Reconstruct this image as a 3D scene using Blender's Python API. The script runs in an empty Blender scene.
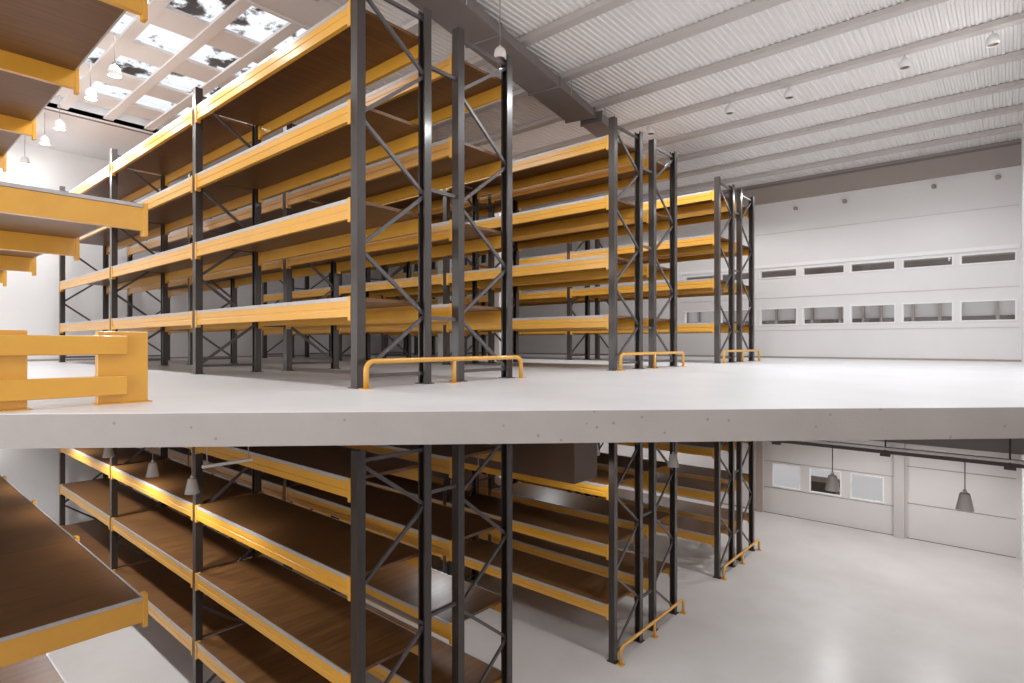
import bpy, bmesh, math, random
from mathutils import Vector, Matrix
random.seed(4)
sc = bpy.context.scene
col = sc.collection

# ------------------------------------------------------------------ materials
def s2l(c):
    c = c / 255.0
    return c / 12.92 if c <= .04045 else ((c + .055) / 1.055) ** 2.4
def rgb(r, g, b): return (s2l(r), s2l(g), s2l(b), 1)

def mat(name, color, rough=.5, metal=0.0, spec=.5, coat=0.0, var=None, scale=4.0, amount=.5, stretch=(1, 1, 1), bump=0.0, bump_scale=40):
    m = bpy.data.materials.new(name); m.use_nodes = True
    nt = m.node_tree; b = nt.nodes['Principled BSDF']
    b.inputs['Base Color'].default_value = color
    b.inputs['Roughness'].default_value = rough
    b.inputs['Metallic'].default_value = metal
    b.inputs['Specular IOR Level'].default_value = spec
    b.inputs['Coat Weight'].default_value = coat
    b.inputs['Coat Roughness'].default_value = .14; b.inputs['Coat IOR'].default_value = 1.6
    tc = nt.nodes.new('ShaderNodeTexCoord')
    mp = nt.nodes.new('ShaderNodeMapping'); mp.inputs['Scale'].default_value = stretch
    nt.links.new(tc.outputs['Object'], mp.inputs['Vector'])
    if var is not None:
        n = nt.nodes.new('ShaderNodeTexNoise'); n.inputs['Scale'].default_value = scale
        n.inputs['Detail'].default_value = 6; n.inputs['Roughness'].default_value = .6
        nt.links.new(mp.outputs[0], n.inputs['Vector'])
        r = nt.nodes.new('ShaderNodeValToRGB')
        r.color_ramp.elements[0].position = .5 - amount * .5; r.color_ramp.elements[0].color = var
        r.color_ramp.elements[1].position = .5 + amount * .5; r.color_ramp.elements[1].color = color
        nt.links.new(n.outputs['Fac'], r.inputs['Fac'])
        nt.links.new(r.outputs['Color'], b.inputs['Base Color'])
    if bump:
        n2 = nt.nodes.new('ShaderNodeTexNoise'); n2.inputs['Scale'].default_value = bump_scale; n2.inputs['Detail'].default_value = 4
        nt.links.new(mp.outputs[0], n2.inputs['Vector'])
        bp = nt.nodes.new('ShaderNodeBump'); bp.inputs['Strength'].default_value = bump; bp.inputs['Distance'].default_value = .01
        nt.links.new(n2.outputs['Fac'], bp.inputs['Height']); nt.links.new(bp.outputs[0], b.inputs['Normal'])
    return m

M = {}
M['yellow'] = mat('yellow_paint', rgb(228, 168, 58), .30, spec=.6, coat=.4, var=rgb(218, 156, 52), scale=3, amount=.6)
M['post'] = mat('grey_post_paint', rgb(58, 49, 45), .36, spec=.5, coat=.35, var=rgb(49, 41, 37), scale=5, amount=.6)
M['brace'] = mat('grey_brace_steel', rgb(96, 90, 90), .36, metal=.2)
M['galv'] = mat('galvanised_steel', rgb(196, 192, 190), .38, metal=.35, var=rgb(178, 174, 172), scale=14, amount=.6)
M['concrete_top'] = mat('pale_floor_screed', rgb(234, 234, 236), .32, spec=.4, var=rgb(224, 223, 224), scale=.9, amount=.5, bump=.04, bump_scale=9)
M['concrete_low'] = mat('pale_ground_floor', rgb(218, 212, 209), .30, spec=.4, var=rgb(204, 197, 193), scale=.55, amount=.35, bump=.04, bump_scale=8)
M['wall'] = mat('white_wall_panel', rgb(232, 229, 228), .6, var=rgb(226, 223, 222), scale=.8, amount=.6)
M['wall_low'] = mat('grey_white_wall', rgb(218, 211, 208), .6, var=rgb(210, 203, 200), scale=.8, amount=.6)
M['deck_roof'] = mat('white_roof_deck', rgb(236, 232, 230), .5, var=rgb(230, 226, 224), scale=1.2, amount=.6)
M['purlin'] = mat('pale_purlin', rgb(196, 188, 184), .5)
M['fascia'] = mat('taupe_fascia', rgb(160, 148, 140), .6)
M['white'] = mat('white_painted_metal', rgb(236, 233, 232), .45)
M['frame'] = mat('white_window_frame', rgb(240, 238, 238), .45)
M['dark'] = mat('dark_brown_metal', rgb(70, 52, 40), .45)
M['base'] = mat('taupe_baseboard', rgb(168, 152, 142), .6)
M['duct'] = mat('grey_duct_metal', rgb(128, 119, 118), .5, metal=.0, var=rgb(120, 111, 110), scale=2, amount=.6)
M['lamp'] = mat('grey_lamp_shade', rgb(200, 191, 185), .5)
M['lamp_white'] = mat('white_lamp_dome', rgb(235, 232, 231), .45)
M['lamp_in'] = mat('lamp_reflector_brown', rgb(120, 100, 84), .5)
M['cord'] = mat('grey_cord', rgb(150, 142, 138), .6)
M['facade'] = mat('grey_facade', rgb(196, 190, 188), .7)
M['facade_dark'] = mat('dark_facade_band', rgb(104, 94, 90), .7, var=rgb(84, 68, 56), scale=.7, amount=.4)
M['facade_frame'] = mat('taupe_facade_pier', rgb(148, 136, 128), .7)
M['pave'] = mat('pale_yard_paving', rgb(206, 202, 200), .8, var=rgb(196, 192, 190), scale=.3, amount=.5)
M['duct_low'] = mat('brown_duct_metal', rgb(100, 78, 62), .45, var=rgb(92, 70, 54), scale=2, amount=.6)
M['skip'] = mat('dark_brown_skip', rgb(72, 54, 42), .6)

# slab edge: grey concrete with small pits and stains of its own
def slab_edge_mat():
    m = mat('grey_slab_concrete', rgb(172, 164, 160), .7, var=rgb(164, 155, 150), scale=2.5, amount=.5, bump=.15, bump_scale=60)
    nt = m.node_tree; b = nt.nodes['Principled BSDF']
    src = b.inputs['Base Color'].links[0].from_socket
    tc = nt.nodes.new('ShaderNodeTexCoord')
    v = nt.nodes.new('ShaderNodeTexVoronoi'); v.inputs['Scale'].default_value = 10
    nt.links.new(tc.outputs['Object'], v.inputs['Vector'])
    lt = nt.nodes.new('ShaderNodeMath'); lt.operation = 'LESS_THAN'; lt.inputs[1].default_value = .10
    nt.links.new(v.outputs['Distance'], lt.inputs[0])
    mx = nt.nodes.new('ShaderNodeMixRGB'); mx.inputs[2].default_value = rgb(146, 134, 126)
    nt.links.new(lt.outputs[0], mx.inputs[0]); nt.links.new(src, mx.inputs[1])
    nt.links.new(mx.outputs[0], b.inputs['Base Color'])
    return m
M['slab'] = slab_edge_mat()

# brown particle board: grain and plank joints run across the shelf depth (Y)
def board_mat():
    m = bpy.data.materials.new('brown_shelf_board'); m.use_nodes = True
    nt = m.node_tree; b = nt.nodes['Principled BSDF']
    b.inputs['Roughness'].default_value = .36; b.inputs['Specular IOR Level'].default_value = .5
    tc = nt.nodes.new('ShaderNodeTexCoord')
    mp = nt.nodes.new('ShaderNodeMapping'); mp.inputs['Scale'].default_value = (9, .9, 9)
    nt.links.new(tc.outputs['Object'], mp.inputs['Vector'])
    n = nt.nodes.new('ShaderNodeTexNoise'); n.inputs['Scale'].default_value = 1.6; n.inputs['Detail'].default_value = 8
    nt.links.new(mp.outputs[0], n.inputs['Vector'])
    r = nt.nodes.new('ShaderNodeValToRGB')
    e = r.color_ramp.elements
    e[0].position = .32; e[0].color = rgb(96, 64, 36)
    e[1].position = .68; e[1].color = rgb(124, 84, 46)
    nt.links.new(n.outputs['Fac'], r.inputs['Fac'])
    sx = nt.nodes.new('ShaderNodeSeparateXYZ'); nt.links.new(tc.outputs['Object'], sx.inputs[0])
    fr = nt.nodes.new('ShaderNodeMath'); fr.operation = 'PINGPONG'; fr.inputs[1].default_value = .2
    nt.links.new(sx.outputs['X'], fr.inputs[0])
    lt = nt.nodes.new('ShaderNodeMath'); lt.operation = 'LESS_THAN'; lt.inputs[1].default_value = .0035
    nt.links.new(fr.outputs[0], lt.inputs[0])
    mx = nt.nodes.new('ShaderNodeMixRGB'); mx.inputs[2].default_value = rgb(60, 42, 28)
    nt.links.new(lt.outputs[0], mx.inputs[0]); nt.links.new(r.outputs['Color'], mx.inputs[1])
    nt.links.new(mx.outputs[0], b.inputs['Base Color'])
    mr = nt.nodes.new('ShaderNodeMapRange'); mr.inputs['To Min'].default_value = .28; mr.inputs['To Max'].default_value = .5
    nt.links.new(n.outputs['Fac'], mr.inputs['Value']); nt.links.new(mr.outputs[0], b.inputs['Roughness'])
    return m
M['board'] = board_mat()

def glass_mat(name, mottled=False):
    m = bpy.data.materials.new(name); m.use_nodes = True
    nt = m.node_tree; nt.nodes.clear()
    out = nt.nodes.new('ShaderNodeOutputMaterial')
    tr = nt.nodes.new('ShaderNodeBsdfTransparent'); tr.inputs[0].default_value = (.93, .94, .95, 1)
    gl = nt.nodes.new('ShaderNodeBsdfGlossy'); gl.inputs['Roughness'].default_value = .03
    fz = nt.nodes.new('ShaderNodeFresnel'); fz.inputs[0].default_value = 1.35
    mx = nt.nodes.new('ShaderNodeMixShader')
    ge = nt.nodes.new('ShaderNodeNewGeometry')
    iv = nt.nodes.new('ShaderNodeMath'); iv.operation = 'SUBTRACT'; iv.inputs[0].default_value = 1
    mu = nt.nodes.new('ShaderNodeMath'); mu.operation = 'MULTIPLY'
    nt.links.new(ge.outputs['Backfacing'], iv.inputs[1]); nt.links.new(iv.outputs[0], mu.inputs[0]); nt.links.new(fz.outputs[0], mu.inputs[1])
    nt.links.new(mu.outputs[0], mx.inputs[0]); nt.links.new(tr.outputs[0], mx.inputs[1]); nt.links.new(gl.outputs[0], mx.inputs[2])
    last = mx.outputs[0]
    if mottled:  # noise mixes matte grey patches over the clear pane
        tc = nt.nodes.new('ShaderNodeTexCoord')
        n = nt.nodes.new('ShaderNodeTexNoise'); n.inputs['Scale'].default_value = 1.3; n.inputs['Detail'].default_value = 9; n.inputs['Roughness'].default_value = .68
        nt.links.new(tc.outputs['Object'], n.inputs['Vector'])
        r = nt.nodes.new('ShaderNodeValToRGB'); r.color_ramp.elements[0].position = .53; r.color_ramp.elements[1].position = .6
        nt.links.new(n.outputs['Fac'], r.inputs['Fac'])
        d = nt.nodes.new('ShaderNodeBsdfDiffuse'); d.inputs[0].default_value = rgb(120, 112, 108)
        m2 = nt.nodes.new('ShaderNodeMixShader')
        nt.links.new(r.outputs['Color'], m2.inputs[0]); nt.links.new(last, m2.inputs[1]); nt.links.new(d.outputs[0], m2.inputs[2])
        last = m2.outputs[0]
    nt.links.new(last, out.inputs['Surface'])
    return m
M['glass'] = glass_mat('clear_window_glass')
M['mottled_glass'] = glass_mat('mottled_skylight_glass', True)

# ------------------------------------------------------------------ mesh helpers
class MB:
    def __init__(self): self.bm = bmesh.new()
    def box(self, x0, x1, y0, y1, z0, z1, bevel=0.0):
        m = Matrix.Translation(((x0 + x1) / 2, (y0 + y1) / 2, (z0 + z1) / 2)) @ Matrix.Diagonal((abs(x1 - x0), abs(y1 - y0), abs(z1 - z0), 1))
        r = bmesh.ops.create_cube(self.bm, size=1, matrix=m)
        if bevel:
            es = list({e for v in r['verts'] for e in v.link_edges})
            bmesh.ops.bevel(self.bm, geom=es, offset=bevel, segments=2, affect='EDGES', profile=.5)
        return self
    def prism(self, poly, axis, a0, a1):
        """extrude a closed 2D outline along an axis ('x': outline is (y,z); 'z': outline is (x,y); 'y': (x,z))"""
        def P(p, a):
            return {'x': (a, p[0], p[1]), 'z': (p[0], p[1], a), 'y': (p[0], a, p[1])}[axis]
        A = [self.bm.verts.new(P(p, a0)) for p in poly]; B = [self.bm.verts.new(P(p, a1)) for p in poly]
        n = len(poly)
        fs = [self.bm.faces.new((A[i], A[(i + 1) % n], B[(i + 1) % n], B[i])) for i in range(n)]
        fs += [self.bm.faces.new(A[::-1]), self.bm.faces.new(B)]
        bmesh.ops.recalc_face_normals(self.bm, faces=fs)
        return self
    def bar(self, p, q, w, t, up=(1, 0, 0)):
        """flat bar from p to q; w across 'up', t along 'up'"""
        p, q, up = Vector(p), Vector(q), Vector(up)
        d = (q - p); L = d.length; d.normalize(); s = d.cross(up).normalized(); u = s.cross(d).normalized()
        m = Matrix(((s.x, d.x, u.x, (p.x + q.x) / 2), (s.y, d.y, u.y, (p.y + q.y) / 2), (s.z, d.z, u.z, (p.z + q.z) / 2), (0, 0, 0, 1)))
        bmesh.ops.create_cube(self.bm, size=1, matrix=m @ Matrix.Diagonal((w, L, t, 1)))
        return self
    def tube(self, pts, r, seg=10):
        pts = [Vector(p) for p in pts]; rings = []
        prev = None
        for i, p in enumerate(pts):
            if i == 0: d = pts[1] - p
            elif i == len(pts) - 1: d = p - pts[i - 1]
            else: d = (pts[i + 1] - p).normalized() + (p - pts[i - 1]).normalized()
            d.normalize()
            if prev is None:
                a = Vector((1, 0, 0)) if abs(d.x) < .9 else Vector((0, 1, 0))
            else: a = prev
            s = (a - d * a.dot(d)).normalized(); prev = s; t = d.cross(s)
            rings.append([self.bm.verts.new(p + r * (math.cos(k * 2 * math.pi / seg) * s + math.sin(k * 2 * math.pi / seg) * t)) for k in range(seg)])
        fs = []
        for A, B in zip(rings, rings[1:]):
            for k in range(seg): fs.append(self.bm.faces.new((A[k], A[(k + 1) % seg], B[(k + 1) % seg], B[k])))
        for f in fs: f.smooth = True
        fs += [self.bm.faces.new(rings[0]), self.bm.faces.new(rings[-1])]
        bmesh.ops.recalc_face_normals(self.bm, faces=fs)
        return self
    def lathe(self, prof, seg=24, at=(0, 0, 0), close=False):
        rings = [[self.bm.verts.new((at[0] + r * math.cos(2 * math.pi * k / seg), at[1] + r * math.sin(2 * math.pi * k / seg), at[2] + z)) for k in range(seg)] for r, z in prof]
        fs = []
        for A, B in zip(rings, rings[1:]):
            for k in range(seg): fs.append(self.bm.faces.new((A[k], A[(k + 1) % seg], B[(k + 1) % seg], B[k])))
        for f in fs: f.smooth = True
        if close: fs += [self.bm.faces.new(rings[0]), self.bm.faces.new(rings[-1])]
        bmesh.ops.recalc_face_normals(self.bm, faces=fs)
        return self
    def build(self, name, m, parent=None, loc=None):
        me = bpy.data.meshes.new(name); self.bm.to_mesh(me); self.bm.free()
        me.materials.append(m)
        o = bpy.data.objects.new(name, me); col.objects.link(o)
        if parent: o.parent = parent
        if loc: o.location = loc
        return o

def empty(name, loc, label=None, cat=None, group=None):
    o = bpy.data.objects.new(name, None); col.objects.link(o); o.location = loc; o.empty_display_size = .2
    return tag(o, label, cat, group)
def tag(o, label=None, cat=None, group=None, kind=None):
    if label: o['label'] = label
    if cat: o['category'] = cat
    if group: o['group'] = group
    if kind: o['kind'] = kind
    return o
def struct(o, label=None, cat=None):
    o['kind'] = 'structure'
    return tag(o, label, cat)
def copy_tree(o, parent=None):
    kids = list(o.children)
    c = o.copy(); col.objects.link(c); c.parent = parent
    for k in kids: copy_tree(k, c)
    return c

# ------------------------------------------------------------------ key sizes (metres)
BAY = 4.066; DEP = .98; GAP = .42; TOP = 4.21
LEV = [.93, 1.93, 2.925, 3.925]
LOW = -4.84                      # ground floor
ROOF = 5.43
WX0, WX1 = -13.6, 5.22           # left end wall / right wall
WY = 15.5                        # far wall
RY = [0, 4.96, 9.49]             # three rows of racks

# ------------------------------------------------------------------ pallet racks (built once, copied)
def channel(x0, x1, y0, y1, t, open_dir):
    # U profile whose open side faces +y (1) or -y (-1), with small lips
    lip = .02
    pts = [(x0, y0), (x1, y0), (x1, y1), (x1 - lip, y1), (x1 - lip, y1 - t), (x1 - t, y1 - t), (x1 - t, y0 + t), (x0 + t, y0 + t), (x0 + t, y1 - t), (x0 + lip, y1 - t), (x0 + lip, y1), (x0, y1)]
    if open_dir < 0: pts = [(x, y0 + y1 - y) for x, y in pts]
    return pts
BEAM = [(0, 0), (.05, 0), (.05, .118), (.034, .118), (.034, .165), (0, .165), (0, .098), (.006, .092), (.006, .074), (0, .068)]

def make_rack():
    root = empty('pallet_rack', (0, 0, 0))
    W = .055
    for side in (0, 1):
        yb = 0 if side == 0 else DEP + GAP
        for k in range(4):
            x = -k * BAY
            fr = MB()
            fr.prism(channel(x - W, x + W, yb, yb + .1, .012, 1), 'z', 0.008, TOP)
            fr.prism(channel(x - W, x + W, yb + DEP - .1, yb + DEP, .012, -1), 'z', .008, TOP)
            f = fr.build('upright_frame', M['post'], root)
            # zigzag bracing: low node on the outer (aisle) post
            ya, yc = yb + .075, yb + DEP - .075
            outer, inner = (ya, yc) if side == 0 else (yc, ya)
            nodes = [(outer, .12), (inner, .77), (outer, 1.43), (inner, 2.12), (outer, 2.78), (inner, 3.47), (outer, 4.08)]
            for a, b in zip(nodes, nodes[1:]):
                MB().bar((x, a[0], a[1] + .02), (x, b[0], b[1] - .02), .038, .03).build('brace', M['brace'], f)
            MB().bar((x, ya, .12), (x, yc, .12), .038, .03).build('brace', M['brace'], f)
            MB().bar((x, ya, 4.1), (x, yc, 4.1), .038, .03).build('brace', M['brace'], f)
            for yy in (yb + .05, yb + DEP - .05):
                MB().box(x - .085, x + .085, yy - .07, yy + .07, 0, .01).build('foot_plate', M['post'], f)
        for b in range(3):
            x1, x0 = -b * BAY - W, -(b + 1) * BAY + W
            for z in LEV:
                for face in (0, 1):
                    y = yb if face == 0 else yb + DEP
                    sg = 1 if face == 0 else -1
                    bm = MB().prism([(y + sg * p[0], z - .205 + p[1]) for p in BEAM], 'x', x0 + .045, x1 - .045).build('beam', M['yellow'], root)
                    for xa, xb in ((x0, x0 + .045), (x1 - .045, x1)):
                        ys = sorted((y - sg * .012, y + sg * .056))
                        MB().box(xa, xb, ys[0], ys[1], z - .245, z + .005, .006).build('end_connector', M['yellow'], bm)
                d = MB().box(x0 + .005, x1 - .005, yb + .012, yb + DEP - .012, z - .036, z - .002).build('shelf_deck', M['board'], root)
                for ys in ((yb - .002, yb + .012), (yb + DEP - .012, yb + DEP + .002)):
                    MB().box(x0 + .05, x1 - .05, ys[0], ys[1], z - .04, z).build('edge_trim', M['galv'], d)
    for k in range(4):
        for z in (.74, 2.2, 3.6):
            MB().box(-k * BAY - .02, -k * BAY + .02, DEP, DEP + GAP, z - .02, z + .02).build('row_spacer', M['brace'], root)
    return root

GR = 'double-sided pallet racks'
labels = {
 (0, 0): 'nearest and tallest grey and yellow rack, on the upper floor behind the largest guard rail',
 (0, 1): 'middle grey and yellow rack on the upper floor, between the nearest and the farthest',
 (0, 2): 'farthest grey and yellow rack on the upper floor, nearest the windowed wall',
 (1, 0): 'large dark rack with brown shelves below the slab, at lower left, nearest the camera',
 (1, 1): 'middle rack with orange beams below the slab, partly behind the hanging duct',
 (1, 2): 'farthest rack below the slab, standing near the sectional door with windows'}
proto = None
for lv in (0, 1):
    for i in range(3):
        if proto is None: o = proto = make_rack()
        else: o = copy_tree(proto)
        o.location = (0, RY[i], 0 if lv == 0 else LOW)
        tag(o, labels[(lv, i)], 'rack', GR)

# ------------------------------------------------------------------ yellow tubular rack-end guards
def make_guard():
    root = empty('guard_rail', (0, 0, 0))
    H, L, R = .275, 2.4, .09
    pts = [(0, 0, .008), (0, 0, H - R)] + [(0, R - R * math.cos(a), H - R + R * math.sin(a)) for a in [math.pi / 12 * k for k in range(1, 7)]]
    pts += [(0, L - R + R * math.sin(a), H - R + R * math.cos(a)) for a in [math.pi / 12 * k for k in range(0, 7)]] + [(0, L, .008)]
    MB().tube(pts, .027, 14).build('rail_hoop', M['yellow'], root)
    MB().tube([(0, 1.2, .008), (0, 1.2, H - .02)], .025, 14).build('leg', M['yellow'], root)
    for y in (0, 1.2, L):
        p = MB().box(-.06, .06, y - .05, y + .05, 0, .008).build('base_plate', M['yellow'], root)
    return root
gproto = None
for lv, i, lab in ((0, 0, 'largest yellow tubular guard rail, on the floor at the end of the nearest upper rack'),
                   (0, 1, 'yellow guard rail at the end of the middle upper rack'),
                   (0, 2, 'small yellow guard rail at the end of the farthest upper rack'),
                   (1, 1, 'yellow guard rail on the lower floor, cut by the picture bottom'),
                   (1, 2, 'yellow guard rail on the lower floor at the end of the farthest lower rack')):
    o = gproto = make_guard() if gproto is None else copy_tree(gproto)
    o.location = (.15, RY[i] + .04, 0 if lv == 0 else LOW); tag(o, lab, 'guard rail', 'yellow rack-end guard rails')

# ------------------------------------------------------------------ yellow board barrier on the slab edge, left
def make_barrier():
    root = empty('safety_barrier', (-.1, -1.8, 0), 'chunky yellow two-rail barrier with wide flat posts standing on the slab edge at left', 'barrier')
    for y0, y1 in ((-.33, 0), (-1.0, -.73)):
        p = MB().box(-.07, 0, y0, y1, .006, .545, .006).build('post', M['yellow'], root)
        MB().box(-.1, .03, y0 - .02, y1 + .02, 0, .008).build('base_plate', M['yellow'], p)
    MB().box(0, .05, -1.0, -.15, .372, .512, .008).build('rail', M['yellow'], root)
    MB().box(0, .05, -1.0, -.15, .068, .212, .008).build('rail', M['yellow'], root)
    return root
make_barrier()

# ------------------------------------------------------------------ cantilever racks at left: yellow arms carrying long brown decks
def make_cantilever(z0, levels, label, x_first=-1.52, n=5, ztop=4.4):
    root = empty('cantilever_rack', (x_first, -2.95, z0), label, 'rack')
    S = 2.575; YT = -1.37 + 2.95       # arm tips in local y
    for k in range(n):
        x = -k * S
        p = MB().prism(channel(x - .09, x + .07, -.08, .08, .014, -1), 'z', .012, ztop).build('column', M['post'], root)
        MB().box(x - .16, x + .14, -.15, .15, 0, .014).build('base_plate', M['post'], p)
    for z in levels:
        for k in range(n):
            x = -k * S
            a = MB().prism([(-.02, z - .245), (YT - .02, z - .245), (YT - .02, z - .025), (-.02, z - .025)], 'x', x - .075, x).build('arm', M['yellow'], root)
            MB().box(x - .09, x + .008, YT - .045, YT, z - .3, z + .03, .006).build('end_plate', M['yellow'], a)
            if k < n - 1:
                d = MB().box(x - S + .004, x - .004, -.15, YT - .06, z - .025, z + .006).build('deck_board', M['board'], root)
                MB().box(x - S + .02, x - .02, YT - .06, YT - .045, z - .035, z + .012).build('edge_trim', M['galv'], d)
        MB().box(-.002, .012, -.15, YT - .05, z - .022, z + .012).build('front_trim', M['galv'], root)
    return root
make_cantilever(0, [1.825, 3.98], 'cantilever rack at far left on the upper floor, yellow arms under brown decks')
make_cantilever(LOW, [LOW * -1 - 2.07, LOW * -1 - 4.1], 'large brown deck with yellow front arm at lower left, below the slab', n=5, ztop=4.2)

# ------------------------------------------------------------------ the building
def wall_grid(name, m, axis_y, thick, x0, x1, z0, z1, holes):
    mb = MB()
    xs = sorted({x0, x1, *[h[0] for h in holes], *[h[1] for h in holes]}); zs = sorted({z0, z1, *[h[2] for h in holes], *[h[3] for h in holes]})
    for a, b in zip(zs, zs[1:]):
        run = None
        for c, d in list(zip(xs, xs[1:])) + [(None, None)]:
            hole = c is None or any(h[0] <= (c + d) / 2 <= h[1] and h[2] <= (a + b) / 2 <= h[3] for h in holes)
            if not hole: run = (run[0], d) if run else (c, d)
            elif run: mb.box(run[0], run[1], axis_y, axis_y + thick, a, b); run = None
    return struct(mb.build(name, m))

# upper windows: two strips, seven panes each
PAN = [(.28, 1.41), (1.54, 2.64), (2.78, 3.90), (4.03, 5.14), (-.97, .14), (-2.22, -1.11), (-3.47, -2.36)]
R1 = (2.47, 2.75); R2 = (1.01, 1.55)
DW = [(-.59, .21), (.46, 1.31), (1.54, 2.36)]; DWZ = (-4.0, -3.27)
D1 = (-.85, 2.58); D2 = (2.88, 5.12); DZ = -1.9
holes = [(a, b, *R) for a, b in PAN for R in (R1, R2)]
wall_grid('wall_far', M['wall'], WY, .25, WX0 - .25, WX1 + .25, -.25, ROOF + .3, holes)
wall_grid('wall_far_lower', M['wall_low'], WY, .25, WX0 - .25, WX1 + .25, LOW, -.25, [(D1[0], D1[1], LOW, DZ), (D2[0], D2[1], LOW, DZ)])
n = 0
for R in (R1, R2):
    for a, b in PAN:
        n += 1
        f = MB()
        t = .035
        f.box(a, b, WY - .02, WY + .1, R[0], R[0] + t).box(a, b, WY - .02, WY + .1, R[1] - t, R[1])
        f.box(a, a + t, WY - .02, WY + .1, R[0] + t, R[1] - t).box(b - t, b, WY - .02, WY + .1, R[0] + t, R[1] - t)
        w = struct(f.build('window_%d' % n, M['frame']))
        MB().box(a + t, b - t, WY + .05, WY + .058, R[0] + t, R[1] - t).build('pane', M['glass'], w)
# raised white panel courses of the upper wall around the window strips
n = 0
def trim(x0, x1, y0, y1, z0, z1, m):
    global n
    n += 1
    return struct(MB().box(x0, x1, y0, y1, z0, z1).build('trim_%d' % n, m))
trim(-3.6, WX1 - .03, WY - .03, WY, 2.80, 2.90, M['frame'])
trim(-3.6, WX1 - .03, WY - .012, WY, 1.855, 1.865, M['purlin'])
trim(-3.6, WX1 - .03, WY - .012, WY, 3.855, 3.865, M['purlin'])
trim(-3.6, WX1 - .03, WY - .012, WY, .845, .855, M['purlin'])
trim(WX0, WX1, WY - .14, WY, 4.82, ROOF, M['fascia'])                # beam along the wall head
trim(WX0, WX1, WY - .16, WY - .14, 5.30, 5.36, M['duct'])            # dark joint under the roof deck
trim(2.62, 2.85, WY - .14, WY, LOW, -.45, M['purlin'])                 # pier between the doors
trim(-1.05, -.87, WY - .1, WY, LOW, -.45, M['base'])                 # pier left of the doors
struct(MB().box(WX0, WX1, WY - .02, WY, 0, .05).build('baseboard_far', M['base']))
struct(MB().box(WX0, WX0 + .02, -1.5, WY, 0, .05).build('baseboard_left', M['base']))
struct(MB().box(WX0, D1[0] - .2, WY - .02, WY, LOW, LOW + .06).build('baseboard_lower', M['base']))

# ground floor sectional doors
def sectional_door(name, x0, x1, windows):
    root = bpy.data.objects.new(name, None); col.objects.link(root); root.location = (x0, WY, LOW); struct(root)
    zc = [0, .80, 1.60, 2.25, DZ - LOW]
    zc = [0, .78, 1.62, 2.20, DZ - LOW] if windows else [0, .95, 1.95, DZ - LOW]
    if windows: zc = [.0, .80, 1.62, DZ - LOW]
    W = x1 - x0
    for a, b in zip(zc, zc[1:]):
        mb = MB(); hs = []
        if windows and a < DWZ[0] - LOW < b: hs = [(c - x0, d - x0, DWZ[0] - LOW, DWZ[1] - LOW) for c, d in DW]
        a2, b2 = a + .012, b - .012
        if hs:
            mb.box(.0, W, .03, .09, a2, hs[0][2]).box(0, W, .03, .09, hs[0][3], b2)
            xs = [0] + [v for h in hs for v in h[:2]] + [W]
            for c, d in zip(xs[::2], xs[1::2]): mb.box(c, d, .03, .09, hs[0][2], hs[0][3])
        else: mb.box(0, W, .03, .09, a2, b2)
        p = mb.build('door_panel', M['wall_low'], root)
        MB().box(0, W, .05, .08, b2, b + .012).build('panel_seam', M['base'], p)
        for h in hs:
            f = MB(); t = .03
            f.box(h[0], h[1], .02, .1, h[2], h[2] + t).box(h[0], h[1], .02, .1, h[3] - t, h[3]).box(h[0], h[0] + t, .02, .1, h[2] + t, h[3] - t).box(h[1] - t, h[1], .02, .1, h[2] + t, h[3] - t)
            wf = f.build('window_frame', M['frame'], p)
            MB().box(h[0] + t, h[1] - t, .055, .062, h[2] + t, h[3] - t).build('pane', M['glass'], p)
    MB().box(0, W, .02, .1, 0, .012).build('bottom_seal', M['dark'], root)
    return root
sectional_door('door_1', D1[0], D1[1], True)
sectional_door('door_2', D2[0], D2[1], False)

# other walls
struct(MB().box(WX1, WX1 + .25, -9, WY + .25, LOW, ROOF + .3).build('wall_right', M['wall']))
struct(MB().box(WX0 - .25, WX0, -9, WY, LOW, ROOF + .3).build('wall_left', M['wall']))

struct(MB().box(WX0, WX1, -9.25, -9, LOW, -.4).build('wall_front_light_block', M['wall_low']))  # unseen wall added to keep the lower storey dark
# floors
struct(MB().box(WX0 - .25, WX1 + .25, -9, WY + .25, LOW - .2, LOW).build('floor_lower', M['concrete_low']))
def slab():
    # plan of the upper slab: its free edge runs diagonally in front of the racks
    e0, e1 = (WX1, 2.31), (-5.0, -7.62)
    top = [(WX1, WY), (WX0, WY), (WX0, -7.62), e1, e0]
    MBs = MB(); MBs.prism(top, 'z', -.225, -.004); s = struct(MBs.build('floor_slab_edge', M['slab']))
    t = MB(); t.prism(top, 'z', -.004, 0); struct(t.build('floor_upper', M['concrete_top']))
slab()

# roof: corrugated deck on the right part, flat panels with a rooflight at left
YS = 2.4
def corrugated():
    mb = MB(); P = .10; D = .02
    def strip(x0, x1, y0, y1):
        prof = []
        x = x0
        while x < x1:
            prof += [(x, 0), (x + P * .35, 0), (x + P * .5, D), (x + P * .85, D)]
            x += P
        prof.append((x, 0))
        A = [mb.bm.verts.new((a, y0, ROOF + b)) for a, b in prof]; B = [mb.bm.verts.new((a, y1, ROOF + b)) for a, b in prof]
        for i in range(len(A) - 1): mb.bm.faces.new((A[i], A[i + 1], B[i + 1], B[i]))
    strip(WX0 - .2, WX1 + .2, YS, WY + .2)
    strip(-2.6, WX1 + .2, -9, YS)
    return struct(mb.build('ceiling', M['deck_roof']))
corrugated()
SK = (-10.3, -3.4, -1.05, 2.0)     # rooflight opening
def flat_roof():
    mb = MB(); z0, z1 = ROOF, ROOF + .1
    mb.box(WX0 - .2, SK[0], -9, YS, z0, z1).box(SK[1], -2.6, -9, YS, z0, z1)
    mb.box(SK[0], SK[1], -9, SK[2], z0, z1).box(SK[0], SK[1], SK[3], YS, z0, z1)
    struct(mb.build('ceiling_panel', M['wall']))
flat_roof()
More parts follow.
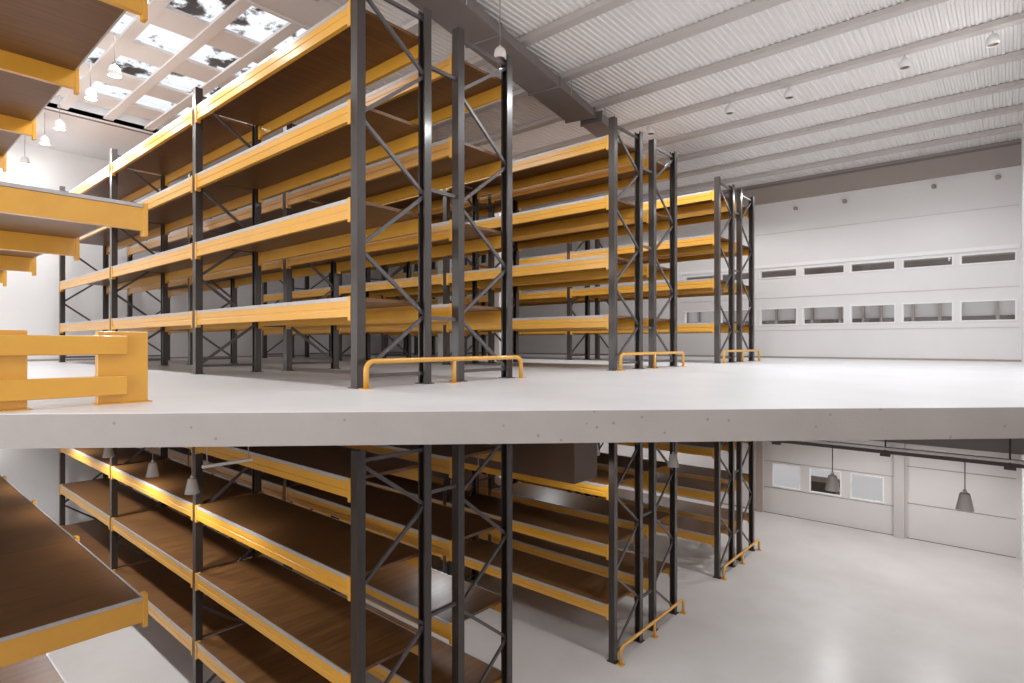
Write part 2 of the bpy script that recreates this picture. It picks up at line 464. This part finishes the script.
# roof cover above the corrugated deck so that no daylight leaks past it
MBc = MB(); MBc.box(WX0 - .25, WX1 + .25, YS, WY + .25, ROOF + .3, ROOF + .34); MBc.box(-2.6, WX1 + .25, -9, YS, ROOF + .3, ROOF + .34); struct(MBc.build('ceiling_cover', M['fascia']))
# rooflight curb, bars and glass
def rooflight():
    x0, x1, y0, y1 = SK; h = .55
    r = MB()
    r.box(x0 - .05, x0, y0, y1, ROOF - .03, ROOF + h).box(x1, x1 + .05, y0, y1, ROOF - .03, ROOF + h).box(x0, x1, y0 - .05, y0, ROOF - .03, ROOF + h).box(x0, x1, y1, y1 + .05, ROOF - .03, ROOF + h)
    root = struct(r.build('window_15', M['white']))
    MB().box(x0 - .09, x0 - .05, y0, y1, ROOF - .05, ROOF).box(x0, x0 + .05, y0, y1, ROOF + .3, ROOF + .36).build('edge_frame', M['duct'], root)
    for y in (-.32, .5, 1.3):
        MB().box(x0, x1, y - .09, y + .09, ROOF + .03, ROOF + .08).build('glazing_bar', M['white'], root)
    for x in (-9.3, -7.9, -6.4, -4.9):
        MB().box(x - .33, x + .33, y0, y1, ROOF + .05, ROOF + .1).build('cross_bar', M['white'], root)
    ys = [y0, -.32, .5, 1.3, y1]; xs = [x0, -9.3, -7.9, -6.4, -4.9, x1]
    for a, b in zip(ys, ys[1:]):
        for c, d in zip(xs, xs[1:]):
            MB().box(c, d, a, b, ROOF + .3, ROOF + .312).build('pane', M['mottled_glass'], root)
rooflight()
# purlins
k = 0
for y in [3.9 + 1.47 * i for i in range(8)]:
    trim(WX0, WX1, y - .09, y + .09, ROOF - .09, ROOF, M['purlin'])
for y in (-6.4, -4.9, -3.5, -2.0, -.5, .98, 2.45):
    trim(-2.5, WX1, y - .09, y + .09, ROOF - .09, ROOF, M['purlin'])
trim(WX0, -2.6, YS - .1, YS + .1, ROOF - .25, ROOF, M['purlin'])

# round columns in the aisle, both storeys
for x in (-5.85, -8.1):
    k += 1
    for z0, z1 in ((0, ROOF), (LOW, -.225)):
        n += 1
        struct(MB().box(x - .15, x + .15, 8.5, 8.8, z0, z1, .02).build('trim_%d' % n, M['wall']))

# ------------------------------------------------------------------ ducts
def duct(name, size, loc, rz, label, joints, m='duct'):
    root = empty(name, loc, label, 'duct'); root.rotation_euler[2] = rz
    w, l, h = size
    MB().box(-w / 2, w / 2, 0, l, 0, h, .01).build('duct_body', M[m], root)
    for j in joints:
        MB().box(-w / 2 - .02, w / 2 + .02, j, j + .04, -.02, h + .02).build('flange', M[m], root)
    for j in (l * .2, l * .8):
        for sx in (-w / 2 - .01, w / 2 + .01):
            MB().tube([(sx, j, 0), (sx, j, (ROOF if loc[2] > 0 else -.225) - loc[2])], .008, 8).build('hanger_rod', M['galv'], root)
    return root
duct('air_duct', (.62, 5.6, .16), (-.70, 1.0, 5.05), math.radians(10), 'flat grey air duct hanging under the roof beyond the nearest upper rack', (-.01, 2.0, 4.0, 5.57))
duct('air_duct', (.45, .9, .2), (-1.62, 6.85, 5.05), math.radians(10), 'short grey duct piece under the roof, just past the end of the long duct', (-.01,))
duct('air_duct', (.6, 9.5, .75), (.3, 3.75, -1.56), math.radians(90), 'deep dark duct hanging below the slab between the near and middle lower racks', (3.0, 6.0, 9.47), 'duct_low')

# downstand beam and lighting track under the slab at right
tb = MB().box(.6, WX1, 4.66, 4.90, -.705, -.225); struct(tb.build('trim_90', M['duct']))
tr = empty('light_track', (0, 4.58, -.83), 'long dark brown track below the slab edge at right carrying pendant lamps', 'track')
MB().box(-.6, WX1 - .02, -.025, .025, 0, .035).build('rail', M['dark'], tr)
MB().box(-.6, WX1 - .02, -.04, .04, .05, .075).build('cable_tray', M['galv'], tr)
for x in (.2, 1.6, 2.7, 3.9, 5.0):
    MB().tube([(x, 0, .035), (x, 0, .605)], .008, 8).build('hanger_rod', M['dark'], tr)
    MB().box(x - .05, x + .05, -.035, .035, -.03, .0).build('junction_box', M['dark'], tr)

# ------------------------------------------------------------------ pendant lamps
def make_lamp(top_z, dome):
    root = empty('pendant_lamp', (0, 0, 0))
    if dome:
        sh = MB().lathe([(.015, .17), (.045, .165), (.075, .13), (.088, .07), (.09, 0), (.084, 0), (.08, .07), (.06, .12), (.02, .15)], 24).build('lamp_shade', M['lamp_white'], root)
    else:
        sh = MB().lathe([(.016, .185), (.042, .182), (.048, .172), (.08, .01), (.082, 0), (.077, 0), (.043, .168), (.016, .175)], 24).build('lamp_shade', M['lamp'], root)
    MB().lathe([(.068, .012), (.04, .03), (.0005, .035)], 24).build('reflector', M['lamp_in'], sh)
    MB().lathe([(.018, .0), (.018, .03), (.01, .04)], 16, (0, 0, .16 if dome else .18), True).build('lamp_cap', M['lamp_white'] if dome else M['lamp'], root)
    MB().tube([(0, 0, .2), (0, 0, top_z)], .006, 8).build('cord', M['cord'], root)
    return root
up = None
ul = [(-5.88, -.52), (-7.22, -.53), (-9.41, -.54), (-10.74, -.54), (-12.85, -.54)]
ur = [(4.80, 8.4), (3.65, 8.4), (1.82, 8.4), (.69, 8.4), (-1.06, 8.4)]
names_ul = ['nearest', 'second nearest', 'middle', 'second farthest', 'farthest']
for pos, where in ((ul, 'in the row under the skylight at upper left'), (ur, 'in the row under the corrugated roof at upper right')):
    for i, (x, y) in enumerate(pos):
        hi = y > 2
        if i == 0: up = o = make_lamp(.225 if hi else ROOF - 4.75, True)
        else: o = copy_tree(up)
        o.location = (x, y, ROOF - .09 - .22 if hi else 4.75); tag(o, 'small white dome lamp, %s %s' % (names_ul[i], where), 'lamp', 'white ceiling dome lamps')
o = make_lamp(ROOF - 4.55, True); o.location = (-.56, 2.82, 4.55); tag(o, 'small white dome lamp just above the back end post of the nearest upper rack', 'lamp', 'white ceiling dome lamps')
lp = None
for i, (x, y) in enumerate([(4.63, 4.58), (3.35, 4.58), (1.27, 4.58), (-.08, 4.58)]):
    if lp is None: lp = o = make_lamp(.518, False)
    else: o = copy_tree(lp)
    o.location = (x, y, -1.35)
    tag(o, ['rightmost grey conical pendant lamp below the slab, against the plain door', 'grey conical pendant lamp below the slab, in front of the door windows', 'grey pendant lamp below the slab, before the back end post of the middle rack', 'grey pendant lamp below the slab beside the front end post of the middle lower rack'][i], 'lamp', 'grey conical pendants on the track')
lq = None
for i, (x, y) in enumerate([(-2.45, -.62), (-3.81, -.62), (-5.83, -.62)]):
    if lq is None: lq = o = make_lamp(1.125, False)
    else: o = copy_tree(lq)
    o.location = (x, y, -1.35)
    tag(o, ['nearest and largest', 'middle', 'farthest and smallest'][i] + ' grey conical pendant of the three in front of the nearest lower rack', 'lamp', 'grey conical pendants in the left aisle')

ll = empty('linear_lamp', (-1.6, -.83, -.88), 'thin white rod lamp on two rods, hanging below the slab before the nearest lower rack', 'lamp')
MB().box(-.016, .016, 0, .55, -.016, .016, .004).build('lamp_tube', M['lamp_white'], ll)
for y in (.05, .5): MB().tube([(0, y, 0), (0, y, .655)], .006, 8).build('hanger_rod', M['galv'], ll)

# small fittings on the far wall
for x, z, lab in ((.1, 4.53, 'tiny wall fitting under the roof beam, leftmost of four on the far wall'), (1.41, 4.53, 'tiny wall fitting, second from left under the roof beam'), (3.49, 4.59, 'tiny wall fitting, third from left under the roof beam'), (4.78, 4.59, 'tiny wall fitting under the roof beam, nearest the right corner')):
    f = empty('wall_sensor', (x, WY, z), lab, 'sensor', 'wall fittings under the roof beam')
    MB().box(-.05, .05, -.03, 0, -.04, .04).build('bracket', M['fascia'], f)
    MB().lathe([(.02, .06), (.05, .04), (.06, 0), (.03, -.02)], 16, (0, -.09, 0), True).build('sensor_head', M['fascia'], f)

# ------------------------------------------------------------------ outside, seen through the windows
struct(MB().box(-70, 70, WY + .25, 90, LOW - .3, LOW - .1).build('ground', M['pave']))
struct(MB().box(-70, 70, -70, -9, LOW - .3, LOW - .1).build('ground_front', M['pave']))
bd = empty('building', (0, 34, LOW - .1), 'grey neighbouring building seen through the upper windows', 'building')
MB().box(-30, 16, 0, 6, 0, 8.9).build('wall', M['facade'], bd)
MB().box(-30.3, 16.3, -1.4, 0, 8.7, 9.62).build('eaves', M['facade_dark'], bd)
MB().box(-30.3, 16.3, -.6, 7, 9.62, 12.2).build('roof', M['facade_frame'], bd)
for i in range(38):
    x = -28 + i * 1.15 + (.3 if i % 3 else 0)
    p = MB().box(x, x + .13, -.2, 0, 0, 8.6).build('pier', M['facade_frame'], bd)
MB().box(-30, 16, -.15, 0, 6.5, 6.78).build('sill_band', M['facade_dark'], bd)
sk = empty('skip_container', (.22, 18.2, LOW - .1), 'dark brown skip outside, seen through the middle pane of the lower door', 'skip')
MB().prism([(-.42, .12), (.42, .12), (.5, .75), (-.5, .75)], 'y', -.4, .4).build('body', M['skip'], sk)
MB().box(-.54, .54, -.44, .44, .73, .79).build('rim', M['dark'], sk)
for x in (-.3, .3): MB().box(x - .06, x + .06, -.4, .4, 0, .12).build('skid', M['dark'], sk)

# ------------------------------------------------------------------ light
FRONT, UPL, UPR, UPM, LR, LL = 480, 60, 125, 95, 95, 62
w = bpy.data.worlds.new('World'); sc.world = w; w.use_nodes = True
bg = w.node_tree.nodes['Background']; bg.inputs[0].default_value = (.97, .98, 1.0, 1); bg.inputs[1].default_value = .85
def area(name, loc, rot, sx, sy, power, color=(.96, .98, 1)):
    l = bpy.data.lights.new(name, 'AREA'); l.shape = 'RECTANGLE'; l.size = sx; l.size_y = sy; l.energy = power; l.color = color
    o = bpy.data.objects.new(name, l); col.objects.link(o); o.location = loc; o.rotation_euler = rot
    return o
area('front_fill_light', (-3, -8.8, 1.8), (math.radians(100), 0, 0), 16, 5.5, FRONT)  # added fill from behind the camera; no glazing is built there
area('roof_light', (-6.8, .4, ROOF - .02), (0, 0, 0), 6.5, 2.6, 130)
def spot_light(name, loc, power, size=150, blend=.6, rad=.07, color=(.955, .98, 1)):
    l = bpy.data.lights.new(name, 'SPOT'); l.energy = power; l.spot_size = math.radians(size); l.spot_blend = blend; l.shadow_soft_size = rad; l.color = color
    o = bpy.data.objects.new(name, l); col.objects.link(o); o.location = loc
for x, y in ul + [(-4.4, -.53), (-2.9, -.53)]: spot_light('dome_and_fill_light', (x, y, 4.73), UPL)  # last two are added fill, with no dome lamp there
for x, y in ul:
    l = bpy.data.lights.new('dome_lamp_glow', 'POINT'); l.energy = 16; l.shadow_soft_size = .06; l.color = (.955, .98, 1)
    o = bpy.data.objects.new('dome_lamp_glow', l); col.objects.link(o); o.location = (x, y, 4.68)
for x, y in ur + [(-3.0, 8.4), (-5.5, 8.4)]: spot_light('dome_and_fill_light', (x, y, ROOF - .09 - .24), UPR)  # the two beyond the lamp row are added fill without lamps
for x, y in [(-.56, 2.82), (1.6, 3.9), (2.8, -.5), (3.6, 3.9), (3.6, 12.9), (.8, 12.9), (-1.5, 13.6), (-5, 13.6), (-11.5, -.9), (-10.6, .8)]: spot_light('dome_and_fill_light', (x, y, 4.53), UPM * (.72 if y > 12 else 1.1 if x > 0 else .8), size=174)  # only the first has a dome lamp; the rest are added fill
for x, k in ((4.63, .45), (3.35, .55), (1.27, .45), (-.08, .25)): spot_light('pendant_and_fill_light', (x, 4.58, -1.37), LR * k)
for x, y in [(1.6, 9.2), (3.8, 9.2), (1.6, 13.0), (3.8, 13.0), (-4, 8.6), (-8, 8.6), (-4, 13.8), (-8, 13.8)]: spot_light('pendant_and_fill_light', (x, y, -1.37), LR * (1.4 if y > 12 else .75))  # added fill for the lower storey; no pendants hang here
for x, k in ((-2.45, .5), (-3.81, 1.1), (-5.83, 1.6), (-8.0, 1.8), (-10.4, 1.8)): spot_light('pendant_and_fill_light', (x, -.62, -1.37), LL * k)  # the two farthest are added lights without pendants
for x in (-2.0, -5.0, -8.0, -11.0): spot_light('pendant_and_fill_light', (x, 2.95, -2.0), LL * .7, rad=.2)  # added fill along the aisle, without any pendant
spot_light('pendant_and_fill_light', (-12.6, -1.6, -1.2), 60)

# ------------------------------------------------------------------ camera
cam = bpy.data.cameras.new('Camera'); co = bpy.data.objects.new('Camera', cam); col.objects.link(co)
cam.sensor_width = 36; cam.lens = 575.592 / 1024 * 36; cam.clip_start = .05; cam.clip_end = 400
cam.shift_y = (343.17 - 341.5) / 1024
co.location = (4.993, -3.346, .4566); co.rotation_euler = (math.radians(90), 0, .7124)
sc.camera = co
sc.view_settings.view_transform = 'Standard'; sc.view_settings.look = 'None'
sc.view_settings.exposure = .55; sc.view_settings.gamma = 1; sc.view_settings.use_curve_mapping = False
